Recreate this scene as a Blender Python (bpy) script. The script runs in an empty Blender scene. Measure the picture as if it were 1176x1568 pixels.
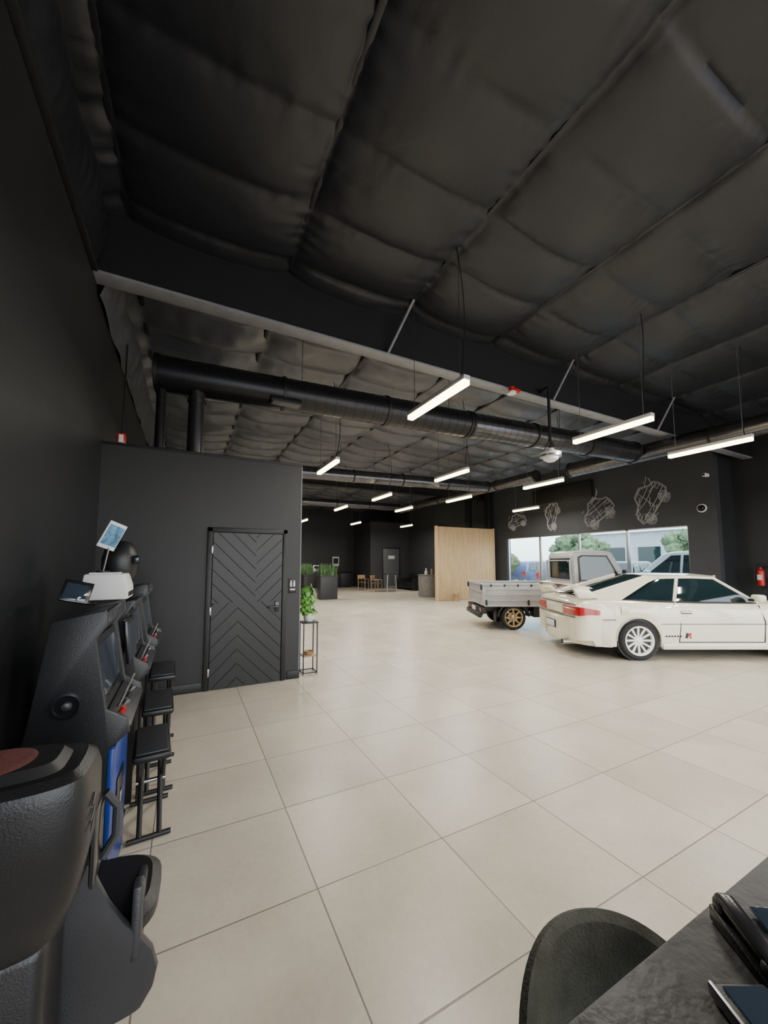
import bpy, bmesh, math, random
from mathutils import Vector, Matrix, noise
random.seed(7)
R=math.radians
scene=bpy.context.scene

# ------------------------------------------------------------------ materials
def mat(name,col,rough=0.5,metal=0.0,spec=0.5,emit=None,estr=0,var=0.0,vscale=8,bump=0.0,bscale=40,coat=0.0):
    m=bpy.data.materials.new(name); m.use_nodes=True
    nt=m.node_tree; p=nt.nodes['Principled BSDF']
    p.inputs['Base Color'].default_value=(*col,1)
    p.inputs['Roughness'].default_value=rough
    p.inputs['Metallic'].default_value=metal
    p.inputs['Specular IOR Level'].default_value=spec
    p.inputs['Coat Weight'].default_value=coat
    if emit:
        p.inputs['Emission Color'].default_value=(*emit,1); p.inputs['Emission Strength'].default_value=estr
    tc=nt.nodes.new('ShaderNodeTexCoord')
    if var>0:
        n=nt.nodes.new('ShaderNodeTexNoise'); n.inputs['Scale'].default_value=vscale; n.inputs['Detail'].default_value=5
        nt.links.new(tc.outputs['Object'],n.inputs['Vector'])
        mr=nt.nodes.new('ShaderNodeMapRange'); mr.inputs[1].default_value=.3; mr.inputs[2].default_value=.7
        mr.inputs[3].default_value=1-var; mr.inputs[4].default_value=1+var
        nt.links.new(n.outputs['Fac'],mr.inputs[0])
        mx=nt.nodes.new('ShaderNodeVectorMath'); mx.operation='SCALE'; mx.inputs[0].default_value=col
        nt.links.new(mr.outputs[0],mx.inputs['Scale']); nt.links.new(mx.outputs[0],p.inputs['Base Color'])
    if bump>0:
        n=nt.nodes.new('ShaderNodeTexNoise'); n.inputs['Scale'].default_value=bscale; n.inputs['Detail'].default_value=4
        nt.links.new(tc.outputs['Object'],n.inputs['Vector'])
        b=nt.nodes.new('ShaderNodeBump'); b.inputs['Strength'].default_value=bump; b.inputs['Distance'].default_value=.01
        nt.links.new(n.outputs['Fac'],b.inputs['Height']); nt.links.new(b.outputs[0],p.inputs['Normal'])
    return m

M_wall=mat('wall_black_paint',(.0195,.0208,.0240),.48,var=.12,vscale=1.5,bump=.15,bscale=90)
M_box=mat('partition_paint',(.0165,.0163,.0165),.5,var=.1,vscale=2,bump=.12,bscale=90)
M_wallart=mat('wall_grey_paint',(.042,.044,.050),.6,var=.1,vscale=2,bump=.1,bscale=80)
M_blk=mat('black_matte',(.010,.010,.011),.5,var=.1)
M_blkgl=mat('black_gloss',(.01,.01,.012),.2,var=.05)
M_plast=mat('black_plastic',(.011,.011,.012),.36,bump=.15,bscale=200)
M_gplast=mat('grey_plastic',(.030,.031,.035),.38,bump=.15,bscale=200)
M_beam=mat('beam_black',(.0075,.008,.0095),.6,var=.15,vscale=3)
M_flange=mat('beam_flange_grey',(.25,.255,.27),.5,var=.1)
M_duct=mat('duct_dark_metal',(.13,.13,.14),.25,metal=.9,var=.15,vscale=3,bump=.06,bscale=12)
M_duct2=mat('duct_black_painted',(.020,.0205,.023),.30,metal=.4,var=.1,bump=.05,bscale=12)
M_steel=mat('brushed_steel',(.45,.45,.46),.3,metal=1)
M_white=mat('white_paint',(.75,.75,.73),.5,var=.03)
M_paper=mat('paper_white',(.7,.72,.74),.6,var=.03)
M_red=mat('red_enamel',(.5,.02,.02),.3,var=.05)
M_blue=mat('blue_laminate',(.010,.04,.24),.3,var=.1)
M_lblue=mat('light_blue_print',(.10,.25,.42),.5,var=.6,vscale=30)
M_led=mat('led_strip',(1,1,1),.5,emit=(1,.86,.48),estr=14)
M_cream=mat('car_paint_cream',(.80,.75,.59),.22,coat=.8,var=.02)
M_silver=mat('truck_paint_silver',(.36,.36,.36),.4,coat=.3,var=.05)
M_suv=mat('suv_paint_white',(.6,.64,.70),.3,coat=.5,var=.02)
M_glass=mat('tinted_glass',(.008,.018,.020),.05,spec=.5,coat=.15)
M_tyre=mat('tyre_rubber',(.012,.012,.012),.75,bump=.2,bscale=60)
M_whw=mat('wheel_white',(.86,.85,.80),.35)
M_gold=mat('wheel_gold',(.50,.36,.16),.3,metal=.6)
M_tail=mat('tail_lamp_red',(.42,.012,.015),.15,coat=1)
M_amber=mat('lamp_amber',(.6,.16,.03),.2,coat=1)
M_seam=mat('panel_gap',(.02,.02,.018),.7)
M_leaf=mat('leaf_green',(.12,.33,.05),.5,var=.35,vscale=12)
M_grass=mat('planter_grass',(.10,.20,.08),.6,var=.4,vscale=6)
M_terr=mat('planter_black',(.03,.03,.034),.5,var=.1)
M_wood=mat('chair_wood',(.35,.22,.11),.5,var=.2,vscale=10)
M_fabric=mat('suede_grey_green',(.075,.078,.064),.85,var=.4,vscale=9,bump=.4,bscale=120)
M_art=mat('line_art_white',(.36,.36,.36),.6)
M_concrete=mat('outside_concrete',(.30,.30,.31),.8,var=.1,vscale=1)
M_tree=mat('tree_foliage',(.085,.125,.06),.8,var=.5,vscale=3,bump=1,bscale=6)
M_bldg=mat('outside_building',(.32,.32,.33),.8,var=.1,vscale=1)
M_screen=mat('lcd_screen',(.015,.02,.03),.08,emit=(.2,.35,.5),estr=.04,coat=.6)
M_door=mat('door_black',(.0115,.011,.0112),.40,var=.1)
M_drum=mat('side_table_concrete',(.20,.19,.18),.7,var=.15)
M_coin=mat('coin_door_beige',(.24,.215,.175),.45,metal=.3,var=.15)
M_print=mat('printed_panel',(.05,.05,.06),.3,var=.9,vscale=25)

def pane_mat():
    m=bpy.data.materials.new('window_glass'); m.use_nodes=True; nt=m.node_tree; nt.nodes.clear()
    o=nt.nodes.new('ShaderNodeOutputMaterial'); t=nt.nodes.new('ShaderNodeBsdfTransparent'); g=nt.nodes.new('ShaderNodeBsdfGlossy')
    g.inputs['Roughness'].default_value=.02; mx=nt.nodes.new('ShaderNodeMixShader'); mx.inputs[0].default_value=.06
    t.inputs[0].default_value=(.88,.97,.98,1)
    nt.links.new(t.outputs[0],mx.inputs[1]); nt.links.new(g.outputs[0],mx.inputs[2]); nt.links.new(mx.outputs[0],o.inputs[0]); return m
M_pane=pane_mat()

def slat_mat():
    m=mat('light_oak_slats',(.62,.47,.29),.5); nt=m.node_tree; p=nt.nodes['Principled BSDF']
    tc=nt.nodes.new('ShaderNodeTexCoord'); mp=nt.nodes.new('ShaderNodeMapping'); mp.inputs['Scale'].default_value=(14,14,1.2)
    n=nt.nodes.new('ShaderNodeTexNoise'); n.inputs['Scale'].default_value=1.0; n.inputs['Detail'].default_value=6
    cr=nt.nodes.new('ShaderNodeValToRGB'); cr.color_ramp.elements[0].color=(.52,.34,.17,1); cr.color_ramp.elements[1].color=(.78,.58,.33,1)
    nt.links.new(tc.outputs['Object'],mp.inputs[0]); nt.links.new(mp.outputs[0],n.inputs[0]); nt.links.new(n.outputs['Fac'],cr.inputs[0]); nt.links.new(cr.outputs[0],p.inputs['Base Color']); return m
M_oak=slat_mat()

def floor_mat():
    m=bpy.data.materials.new('porcelain_floor_tile'); m.use_nodes=True; nt=m.node_tree; p=nt.nodes['Principled BSDF']
    N=nt.nodes.new; L=nt.links.new
    tc=N('ShaderNodeTexCoord'); sp=N('ShaderNodeSeparateXYZ'); L(tc.outputs['Object'],sp.inputs[0])
    def math_(op,a,b=None,c=None):
        n=N('ShaderNodeMath'); n.operation=op
        for i,v in enumerate((a,b,c)):
            if v is None: continue
            if isinstance(v,(int,float)): n.inputs[i].default_value=v
            else: L(v,n.inputs[i])
        return n.outputs[0]
    def axis(o,off,pitch):
        q=math_('DIVIDE',math_('SUBTRACT',o,off),pitch)
        fl=math_('FLOOR',q); fr=math_('SUBTRACT',q,fl)
        d=math_('MULTIPLY',math_('MINIMUM',fr,math_('SUBTRACT',1.0,fr)),pitch)
        return fl,d
    fx,dx=axis(sp.outputs[0],.63,.748); fy,dy=axis(sp.outputs[1],1.925,.695)
    d=math_('MINIMUM',dx,dy)
    g=N('ShaderNodeMapRange'); g.inputs[1].default_value=.0015; g.inputs[2].default_value=.0048; L(d,g.inputs[0])
    cv=N('ShaderNodeCombineXYZ'); L(fx,cv.inputs[0]); L(fy,cv.inputs[1])
    wn=N('ShaderNodeTexWhiteNoise'); wn.noise_dimensions='2D'; L(cv.outputs[0],wn.inputs[0])
    sc=N('ShaderNodeVectorMath'); sc.operation='MULTIPLY_ADD'; L(wn.outputs['Color'],sc.inputs[0]); sc.inputs[1].default_value=(20,20,20); L(tc.outputs['Object'],sc.inputs[2])
    n1=N('ShaderNodeTexNoise'); n1.inputs['Scale'].default_value=1.6; n1.inputs['Detail'].default_value=8; n1.inputs['Roughness'].default_value=.58; L(sc.outputs[0],n1.inputs[0])
    n2=N('ShaderNodeTexNoise'); n2.inputs['Scale'].default_value=34; n2.inputs['Detail'].default_value=5; L(sc.outputs[0],n2.inputs[0])
    cr=N('ShaderNodeValToRGB'); cr.color_ramp.elements[0].position=.30; cr.color_ramp.elements[0].color=(.505,.445,.355,1)
    cr.color_ramp.elements[1].position=.70; cr.color_ramp.elements[1].color=(.665,.600,.490,1)
    L(math_('ADD',math_('MULTIPLY',n1.outputs['Fac'],.74),math_('MULTIPLY',n2.outputs['Fac'],.26)),cr.inputs[0])
    br=math_('ADD',math_('MULTIPLY',wn.outputs['Value'],.11),.93)
    vs=N('ShaderNodeVectorMath'); vs.operation='SCALE'; L(cr.outputs[0],vs.inputs[0]); L(br,vs.inputs['Scale'])
    mx=N('ShaderNodeMix'); mx.data_type='RGBA'; mx.inputs[6].default_value=(.19,.17,.14,1); L(vs.outputs[0],mx.inputs[7]); L(g.outputs[0],mx.inputs[0])
    L(mx.outputs[2],p.inputs['Base Color'])
    rr=math_('ADD',math_('MULTIPLY',n1.outputs['Fac'],.20),.23); L(rr,p.inputs['Roughness'])
    b=N('ShaderNodeBump'); b.inputs['Strength'].default_value=.25; b.inputs['Distance'].default_value=.003; L(g.outputs[0],b.inputs['Height']); L(b.outputs[0],p.inputs['Normal'])
    return m
M_floor=floor_mat()

def ceil_mat(name,col,rough,dist,spec=.5):
    m=mat(name,col,rough,var=.10,vscale=1.2,spec=spec); nt=m.node_tree; p=nt.nodes['Principled BSDF']; L=nt.links.new
    tc=nt.nodes.new('ShaderNodeTexCoord')
    n=nt.nodes.new('ShaderNodeTexNoise'); n.inputs['Scale'].default_value=2.5; n.inputs['Detail'].default_value=3; n.inputs['Distortion'].default_value=.6
    L(tc.outputs['Object'],n.inputs[0])
    n2=nt.nodes.new('ShaderNodeTexNoise'); n2.inputs['Scale'].default_value=120; L(tc.outputs['Object'],n2.inputs[0])
    a=nt.nodes.new('ShaderNodeMath'); a.operation='MULTIPLY_ADD'; L(n2.outputs['Fac'],a.inputs[0]); a.inputs[1].default_value=.08; L(n.outputs['Fac'],a.inputs[2])
    b=nt.nodes.new('ShaderNodeBump'); b.inputs['Strength'].default_value=.35; b.inputs['Distance'].default_value=dist
    L(a.outputs[0],b.inputs['Height']); L(b.outputs[0],p.inputs['Normal']); return m
M_ceil=ceil_mat('insulation_fabric_black',(.0118,.0135,.0185),.46,.03)
M_ceil2=ceil_mat('insulation_fabric_window_lit',(.080,.087,.105),.38,.05,.7)  # far-bay insulation: window light is put into this lighter colour

# ------------------------------------------------------------------ builder
class B:
    def __init__(s,name): s.name=name; s.v=[]; s.f=[]; s.m=[]; s.mats=[]
    def mi(s,m):
        if m not in s.mats: s.mats.append(m)
        return s.mats.index(m)
    def add(s,vs,fs,m,M=None,fn=None):
        o=len(s.v); i=s.mi(m)
        for v in vs:
            v=Vector(v)
            if fn: v=Vector(fn(v))
            if M: v=M@v
            s.v.append(v)
        for f in fs: s.f.append([o+k for k in f]); s.m.append(i)
    def addbm(s,bm,m,M=None,fn=None):
        bm.verts.index_update()
        s.add([v.co.copy() for v in bm.verts],[[v.index for v in f.verts] for f in bm.faces],m,M,fn); bm.free()
    def box(s,c,d,m,bev=0,M=None,rot=None,fn=None,seg=2):
        bm=bmesh.new(); bmesh.ops.create_cube(bm,size=1)
        for v in bm.verts: v.co=Vector((v.co.x*d[0],v.co.y*d[1],v.co.z*d[2]))
        if bev>0: bmesh.ops.bevel(bm,geom=list(bm.edges),offset=bev,segments=seg,affect='EDGES',profile=.5)
        T=Matrix.Translation(c)
        if rot: T=T@Matrix.Rotation(rot[2],4,'Z')@Matrix.Rotation(rot[1],4,'Y')@Matrix.Rotation(rot[0],4,'X')
        if M: T=M@T
        s.addbm(bm,m,T,fn)
    def b2(s,lo,hi,m,bev=0,**k):
        s.box([(a+b)/2 for a,b in zip(lo,hi)],[abs(b-a) for a,b in zip(lo,hi)],m,bev,**k)
    def cyl(s,p0,p1,r0,m,r1=None,seg=20,M=None):
        if r1 is None: r1=r0
        p0=Vector(p0);p1=Vector(p1);d=(p1-p0).normalized()
        a=d.orthogonal().normalized(); b=d.cross(a)
        vs=[];
        for p,r in ((p0,r0),(p1,r1)):
            for i in range(seg):
                t=2*math.pi*i/seg; vs.append(p+a*math.cos(t)*r+b*math.sin(t)*r)
        fs=[[i,(i+1)%seg,seg+(i+1)%seg,seg+i] for i in range(seg)]+[list(range(seg))[::-1],list(range(seg,2*seg))]
        s.add(vs,fs,m,M)
    def tube(s,pts,r,m,seg=8,M=None):
        pts=[Vector(p) for p in pts]; vs=[]; n=len(pts); a=None
        for k,p in enumerate(pts):
            d=(pts[min(k+1,n-1)]-pts[max(k-1,0)]).normalized()
            if a is None: a=d.orthogonal().normalized()
            else: a=(a-d*a.dot(d)).normalized()
            b=d.cross(a)
            rr=r[k] if isinstance(r,(list,tuple)) else r
            for i in range(seg):
                t=2*math.pi*i/seg; vs.append(p+a*math.cos(t)*rr+b*math.sin(t)*rr)
        fs=[]
        for k in range(n-1):
            for i in range(seg): fs.append([k*seg+i,k*seg+(i+1)%seg,(k+1)*seg+(i+1)%seg,(k+1)*seg+i])
        fs+= [list(range(seg))[::-1],[ (n-1)*seg+i for i in range(seg)]]
        s.add(vs,fs,m,M)
    def lathe(s,prof,m,M=None,seg=32,closed=False):
        n=len(prof); vs=[];fs=[]
        for i in range(seg):
            t=2*math.pi*i/seg
            for r,h in prof: vs.append((r*math.cos(t),r*math.sin(t),h))
        for i in range(seg):
            j=(i+1)%seg
            for k in range(n if closed else n-1):
                l=(k+1)%n; fs.append([i*n+k,j*n+k,j*n+l,i*n+l])
        s.add(vs,fs,m,M)
    def prism(s,poly,ax,t0,t1,m,bev=0,M=None,fn=None,seg=2):
        def P(a,b,t): return {'y':(a,t,b),'x':(t,a,b),'z':(a,b,t)}[ax]
        bm=bmesh.new(); A=[bm.verts.new(P(a,b,t0)) for a,b in poly]; C=[bm.verts.new(P(a,b,t1)) for a,b in poly]
        bm.faces.new(A); bm.faces.new(C[::-1]); n=len(poly)
        for i in range(n): bm.faces.new([A[i],C[i],C[(i+1)%n],A[(i+1)%n]])
        bmesh.ops.recalc_face_normals(bm,faces=bm.faces)
        if bev>0: bmesh.ops.bevel(bm,geom=list(bm.edges),offset=bev,segments=seg,affect='EDGES',profile=.5)
        s.addbm(bm,m,M,fn)
    def loft(s,rings,m,cap=True,closed=True,M=None,fn=None):
        n=len(rings[0]); vs=[v for r in rings for v in r]; fs=[]
        for k in range(len(rings)-1):
            for i in range(n if closed else n-1):
                j=(i+1)%n; fs.append([k*n+i,k*n+j,(k+1)*n+j,(k+1)*n+i])
        if cap: fs+=[list(range(n))[::-1],[(len(rings)-1)*n+i for i in range(n)]]
        s.add(vs,fs,m,M,fn)
    def done(s,loc=(0,0,0),rot=0,scale=1,angle=32,parent=None,fix=True):
        me=bpy.data.meshes.new(s.name); me.from_pydata([tuple(v) for v in s.v],[],s.f)
        for m in s.mats: me.materials.append(m)
        me.polygons.foreach_set('material_index',s.m)
        if fix:
            bm=bmesh.new(); bm.from_mesh(me); bmesh.ops.recalc_face_normals(bm,faces=bm.faces); bm.to_mesh(me); bm.free()
        me.polygons.foreach_set('use_smooth',[True]*len(me.polygons))
        me.set_sharp_from_angle(angle=R(angle)); me.update()
        o=bpy.data.objects.new(s.name,me); scene.collection.objects.link(o)
        o.location=loc; o.rotation_euler=(0,0,rot); o.scale=(scale,)*3
        if parent: o.parent=parent
        return o
def rotm(ax,deg,loc=(0,0,0)): return Matrix.Translation(loc)@Matrix.Rotation(R(deg),4,ax)

# ------------------------------------------------------------------ room shell
H=5.27; XL=-.92; XR=12.7; XR2=13.7; YB=-5.0; YF=23.6
b=B('floor'); b.b2((XL-.2,YB-.2,-.15),(XR2+.2,YF+.2,0),M_floor); b.done()
b=B('wall_left'); b.b2((XL-.2,YB-.2,0),(XL,YF+.2,H+.3),M_wall); b.done()
b=B('wall_far'); b.b2((XL,YF,0),(XR2,YF+.2,H+.3),M_wall); b.done()
WY0,WY1,WZ0,WZ1=5.62,12.55,.75,2.66
b=B('wall_right')
b.b2((XR,4.92,0),(XR+.22,YF,WZ0),M_wallart); b.b2((XR,4.92,WZ1),(XR+.22,YF,H+.3),M_wallart)
b.b2((XR,4.92,WZ0),(XR+.22,WY0,WZ1),M_wallart); b.b2((XR,WY1,WZ0),(XR+.22,YF,WZ1),M_wallart)
b.done()
b=B('wall_right_recess'); b.b2((XR+.22,4.92,0),(XR2+.2,5.12,H+.3),M_wall); b.b2((XR2,YB,0),(XR2+.2,4.92,H+.3),M_wall); b.done()
b=B('wall_back')
b.b2((XL,YB-.2,3.8),(XR2,YB,H+.3),M_wall)
for x in (XL,2.6,6.2,9.8,13.35): b.b2((x,YB-.2,0),(x+.35,YB,3.8),M_wall)
b.done()
for k in range(4):
    y0=WY0+k*(WY1-WY0)/4; y1=WY0+(k+1)*(WY1-WY0)/4
    b=B('window_%d'%(k+1))
    t=.035
    b.b2((XR+.06,y0,WZ0),(XR+.14,y0+t,WZ1),M_steel); b.b2((XR+.06,y1-t,WZ0),(XR+.14,y1,WZ1),M_steel)
    b.b2((XR+.06,y0,WZ0),(XR+.14,y1,WZ0+t),M_steel); b.b2((XR+.06,y0,WZ1-t),(XR+.14,y1,WZ1),M_steel)
    b.b2((XR+.095,y0+t,WZ0+t),(XR+.105,y1-t,WZ1-t),M_pane)
    b.done()
b=B('trim_1'); b.b2((XR-.05,WY0-.05,WZ0-.05),(XR-.001,WY1+.05,WZ0),M_wallart,.008); b.done()
b=B('baseboard_left'); b.b2((XL,YB,0),(XL+.015,5.33,.12),M_blk,.004); b.done()
b=B('baseboard_right'); b.b2((XR-.015,4.95,0),(XR,20.9,.12),M_blk,.004); b.done()
b=B('baseboard_far'); b.b2((XL,YF-.015,0),(5.8,YF,.12),M_blk,.004); b.done()

# ceiling: quilted insulation panels between purlins (Y lines) and cross straps (X lines)
PX0,PX=.99,1.666; PY0,PY=1.91,.79
def cz_near(x,y):
    u=((x-PX0)/PX)%1; v=((y-PY0)/PY)%1
    ku=math.floor((x-PX0)/PX); kv=math.floor((y-PY0)/PY)
    s=max(0,math.sin(math.pi*u))**.45; t=max(0,math.sin(math.pi*v))**.42
    amp=1+.5*noise.noise(Vector((ku*3.7,kv*5.1,2)))
    edge=math.exp(-min(u,1-u)*PX/.18); edge2=math.exp(-min(v,1-v)*PY/.10)
    w=noise.noise(Vector((x*.9,y*.9,0)))*.03+noise.noise(Vector((x*2.5,y*13,9)))*.028*edge+noise.noise(Vector((x*11,y*2.5,5)))*.012*edge2+noise.noise(Vector((x*6,y*7,4)))*.014*(edge+.15)
    return H-.03-.12*s*amp-.075*t*(.3+.7*s)-w
def cz_far(x,y):
    u=((x-PX0)/PX)%1; v=((y-PY0)/PY)%1
    ku=math.floor((x-PX0)/PX); kv=math.floor((y-PY0)/PY)
    s=max(0,math.sin(math.pi*u))**.5; t=max(0,math.sin(math.pi*v))**.75
    amp=1+.6*noise.noise(Vector((ku*3.7,kv*5.1,8)))
    w=noise.noise(Vector((x*1.2,y*1.8,0)))*.05+noise.noise(Vector((x*6,y*5,9)))*.022
    return H-.02-.07*s-.15*t*amp*(.4+.6*s)-w*s
def ceil_patch(name,x0,x1,y0,y1,m,st,fz):
    nx=int((x1-x0)/st)+1; ny=int((y1-y0)/st)+1
    vs=[];fs=[]
    for j in range(ny+1):
        y=y0+(y1-y0)*j/ny
        for i in range(nx+1):
            x=x0+(x1-x0)*i/nx; vs.append((x,y,fz(x,y)))
    for j in range(ny):
        for i in range(nx): k=j*(nx+1)+i; fs.append([k,k+1,k+nx+2,k+nx+1])
    b=B(name); b.add(vs,fs,m)
    b.b2((x0,y0,H+.04),(x1,y1,H+.3),M_beam)
    return b.done(angle=75,fix=False)
ceil_patch('ceiling',XL,XR2,YB,4.48,M_ceil,.036,cz_near)
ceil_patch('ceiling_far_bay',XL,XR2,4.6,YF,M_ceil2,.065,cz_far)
b=B('ceiling_purlins')
x=PX0-PX
while x<XR2:
    if x>XL: b.b2((x-.028,YB,H-.085),(x+.028,4.48,H-.03),M_ceil,.008); b.b2((x-.03,4.6,H-.10),(x+.03,YF,H-.02),M_beam,.008)
    x+=PX
b.done()
def drape(name,y0,y1,z0,z1,m,amp,ny,nz):
    b=B(name); vs=[];fs=[]
    for j in range(ny+1):
        y=y0+(y1-y0)*j/ny
        for i in range(nz+1):
            f=i/nz; z=z0+(z1-z0)*f
            d=.02+amp*(math.sin(math.pi*f)*.8+.35*noise.noise(Vector((y*2.2,z*1.5,0)))+.40*abs(noise.noise(Vector((y*7,z*2.2,5))))*math.sin(math.pi*f))
            vs.append((XL+max(.006,d),y,z))
    for j in range(ny):
        for i in range(nz): k=j*(nz+1)+i; fs.append([k,k+1,k+nz+2,k+nz+1])
    b.add(vs,fs,m); b.done(angle=80,fix=False)
drape('trim_2',YB,4.42,4.5,H,M_ceil,.11,420,18)
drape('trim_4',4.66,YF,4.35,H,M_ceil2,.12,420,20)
b=B('trim_5'); b.b2((XL+.001,YB,4.43),(XL+.05,4.4,4.48),M_wall,.005); b.done()

# main beam
b=B('ceiling_beam'); YBm=4.536
b.b2((XL,YBm-.05,4.48),(XR2,YBm+.05,H+.02),M_beam)
b.b2((XL,YBm-.10,4.45),(XR2,YBm+.10,4.48),M_flange,.004)
for x in (2.66,5.99,9.32):
    b.tube([(x-.3,YBm-.1,4.47),(x-.02,YBm-.33,H-.08)],.020,M_flange,8)
    b.tube([(x-.3,YBm+.1,4.47),(x-.02,YBm+.5,H-.08)],.02,M_beam,8)
b.done()
b=B('ceiling_beam'); 
b.b2((XL,14.0,4.6),(XR,14.12,H+.02),M_beam); b.b2((XL,13.95,4.57),(XR,14.17,4.61),M_beam); b.done()

# partition room (restroom) on the left
BX,BY=1.435,5.355; BH=2.99
b=B('wall_restroom'); b.b2((XL,BY,0),(BX,9.2,BH),M_box)
b.b2((XL,BY-.012,BH-.012),(BX+.01,9.2,BH+.02),M_beam,.004); b.done()
b=B('baseboard_restroom'); b.b2((XL,BY-.015,0),(.22,BY,.11),M_blk,.004); b.b2((1.27,BY-.015,0),(BX+.01,BY,.11),M_blk,.004); b.done()
b=B('trim_3'); b.b2((BX,BY-.003,0),(BX+.010,BY+.04,BH),M_flange); b.done()
DX0,DX1,DZ=.29,1.185,1.99
b=B('door_1')
b.b2((DX0-.06,BY-.03,0),(DX0,BY-.001,DZ+.06),M_blk,.006); b.b2((DX1,BY-.03,0),(DX1+.06,BY-.001,DZ+.06),M_blk,.006); b.b2((DX0-.06,BY-.03,DZ),(DX1+.06,BY-.001,DZ+.06),M_blk,.006)
b.b2((DX0+.004,BY-.012,.01),(DX1-.004,BY-.001,DZ-.004),M_seam)
def clip(poly,a,bb,c):
    out=[]
    for i in range(len(poly)):
        p=poly[i];q=poly[(i+1)%len(poly)]
        dp=a*p[0]+bb*p[1]-c; dq=a*q[0]+bb*q[1]-c
        if dp<=0: out.append(p)
        if dp*dq<0:
            t=dp/(dp-dq); out.append((p[0]+(q[0]-p[0])*t,p[1]+(q[1]-p[1])*t))
    return out
s2=math.sqrt(.5); pw=.125
cxx,cyy=DX0+.42,DZ*.54
rect=[(DX0+.01,.015),(DX1-.01,.015),(DX1-.01,DZ-.01),(DX0+.01,DZ-.01)]
top=clip(rect,0,-1,-cyy); bot=clip(rect,0,1,cyy)
wedges=[(clip(top,1,0,cxx+.12),1),(clip(top,-1,0,-(cxx+.12)),-1),(clip(bot,1,0,cxx-.1),-1),(clip(bot,-1,0,-(cxx-.1)),1)]
for poly,sg in wedges:
    for k in range(-24,32):
        n=(s2*sg,s2); c0=k*pw+.03; c1=(k+1)*pw-.007+.03
        q=clip(poly,n[0],n[1],c1)
        if len(q)>2: q=clip(q,-n[0],-n[1],-c0)
        if len(q)>2:
            ar=0
            for i in range(len(q)): ar+=q[i][0]*q[(i+1)%len(q)][1]-q[(i+1)%len(q)][0]*q[i][1]
            if abs(ar)>.002: b.prism(q,'y',BY-.030,BY-.010,M_door,0)
b.b2((DX1-.10,BY-.045,.93),(DX1-.04,BY-.03,1.07),M_blkgl,.006); b.cyl((DX1-.07,BY-.03,1.0),(DX1-.07,BY-.085,1.0),.012,M_blkgl)
b.b2((DX1-.19,BY-.095,.988),(DX1-.06,BY-.075,1.012),M_blkgl,.006)
for z in (.22,.98,1.76): b.b2((DX0-.012,BY-.042,z-.05),(DX0+.008,BY-.03,z+.05),M_steel,.003)
b.done()
b=B('restroom_sign'); b.b2((1.275,BY-.012,1.17),(1.385,BY-.001,1.37),M_blk,.004)
for x in (1.308,1.352):
    b.cyl((x,BY-.016,1.335),(x,BY-.012,1.335),.011,M_white,seg=10); b.b2((x-.012,BY-.016,1.26),(x+.012,BY-.012,1.32),M_white)
b.b2((1.295,BY-.016,1.21),(1.365,BY-.012,1.23),M_white)
b.done()
b=B('fire_alarm_strobe'); b.b2((-.80,BY+.1,BH+.03),(-.71,BY+.17,BH+.17),M_red,.01); b.b2((-.78,BY+.085,BH+.05),(-.73,BY+.10,BH+.15),M_white,.006); b.tube([(-.75,BY+.15,BH+.1),(-.75,BY+.15,4.3)],.012,M_beam,6); b.done()

b=B('wall_far_room'); b.b2((9.95,21,0),(XR,YF,4.1),M_wallart); b.b2((9.92,20.97,4.06),(XR,YF,4.14),M_beam); b.done()
M_dgrey=mat('door_grey',(.11,.115,.125),.4)
b=B('door_2'); b.b2((10.75,20.95,0),(12.0,20.995,2.5),M_blk,.01); b.b2((10.82,20.93,.02),(11.93,20.96,2.43),M_dgrey,.01)
b.b2((11.15,20.92,1.8),(11.6,20.93,2.0),M_paper,.003); b.cyl((11.8,20.93,1.05),(11.8,20.86,1.05),.03,M_steel); b.done()

b=B('slatted_wood_partition')
b.b2((9.25,13.05,.0),(12.35,13.13,3.1),M_oak,.004)
n=44
for i in range(n):
    x=9.26+i*(3.07/n); b.b2((x,13.02,.02),(x+.052,13.05,3.09),M_oak,.005)
b.b2((9.2,13.0,0),(9.25,13.15,3.12),M_oak,.004); b.b2((12.35,13.0,0),(12.4,13.15,3.12),M_oak,.004)
b.done()
b=B('structural_column'); b.b2((12.38,13.35,0),(12.62,13.6,4.95),M_beam,.01); b.b2((12.3,13.28,0),(12.68,13.67,.03),M_beam); b.done()
b=B('structural_column'); b.b2((11.9,14.2,0),(12.14,14.45,4.95),M_beam,.01); b.b2((11.82,14.18,0),(12.22,14.53,.03),M_beam); b.done()

# ------------------------------------------------------------------ ducts
def duct(b,p0,p1,r,m=M_duct,seg=32):
    p0=Vector(p0);p1=Vector(p1); L=(p1-p0).length; d=(p1-p0)/L
    b.cyl(p0,p1,r,m,seg=seg)
    n=max(1,int(L/1.55))
    for k in range(n+1):
        c=p0+d*(L*k/n); c=c if 0<k<n else (c+d*.03 if k==0 else c-d*.03)
        b.cyl(c-d*.022,c+d*.022,r+.016,M_blk,seg=seg)
    k=0
    while k*.16<L-.1:
        c=p0+d*(.08+k*.16); b.cyl(c-d*.004,c+d*.004,r+.004,m,seg=seg); k+=1
b=B('spiral_duct')
duct(b,(-.47,5.80,4.15),(4.6,5.47,4.18),.235,M_duct2); duct(b,(4.6,5.47,4.18),(9.35,5.16,4.21),.235,M_duct)
b.cyl((.05,5.75,4.0),(.05,5.75,BH+.04),.105,M_duct); b.cyl((.05,5.75,3.85),(.05,5.75,3.81),.12,M_duct)
b.cyl((-.38,5.80,4.0),(-.38,5.80,BH+.04),.06,M_duct2)
b.b2((1.0,5.45,3.93),(1.45,5.62,4.0),M_blk,.01)
for k in range(7): b.b2((1.03,5.46+k*.022,3.925),(1.42,5.465+k*.022,3.932),M_steel)
b.done()
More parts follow.
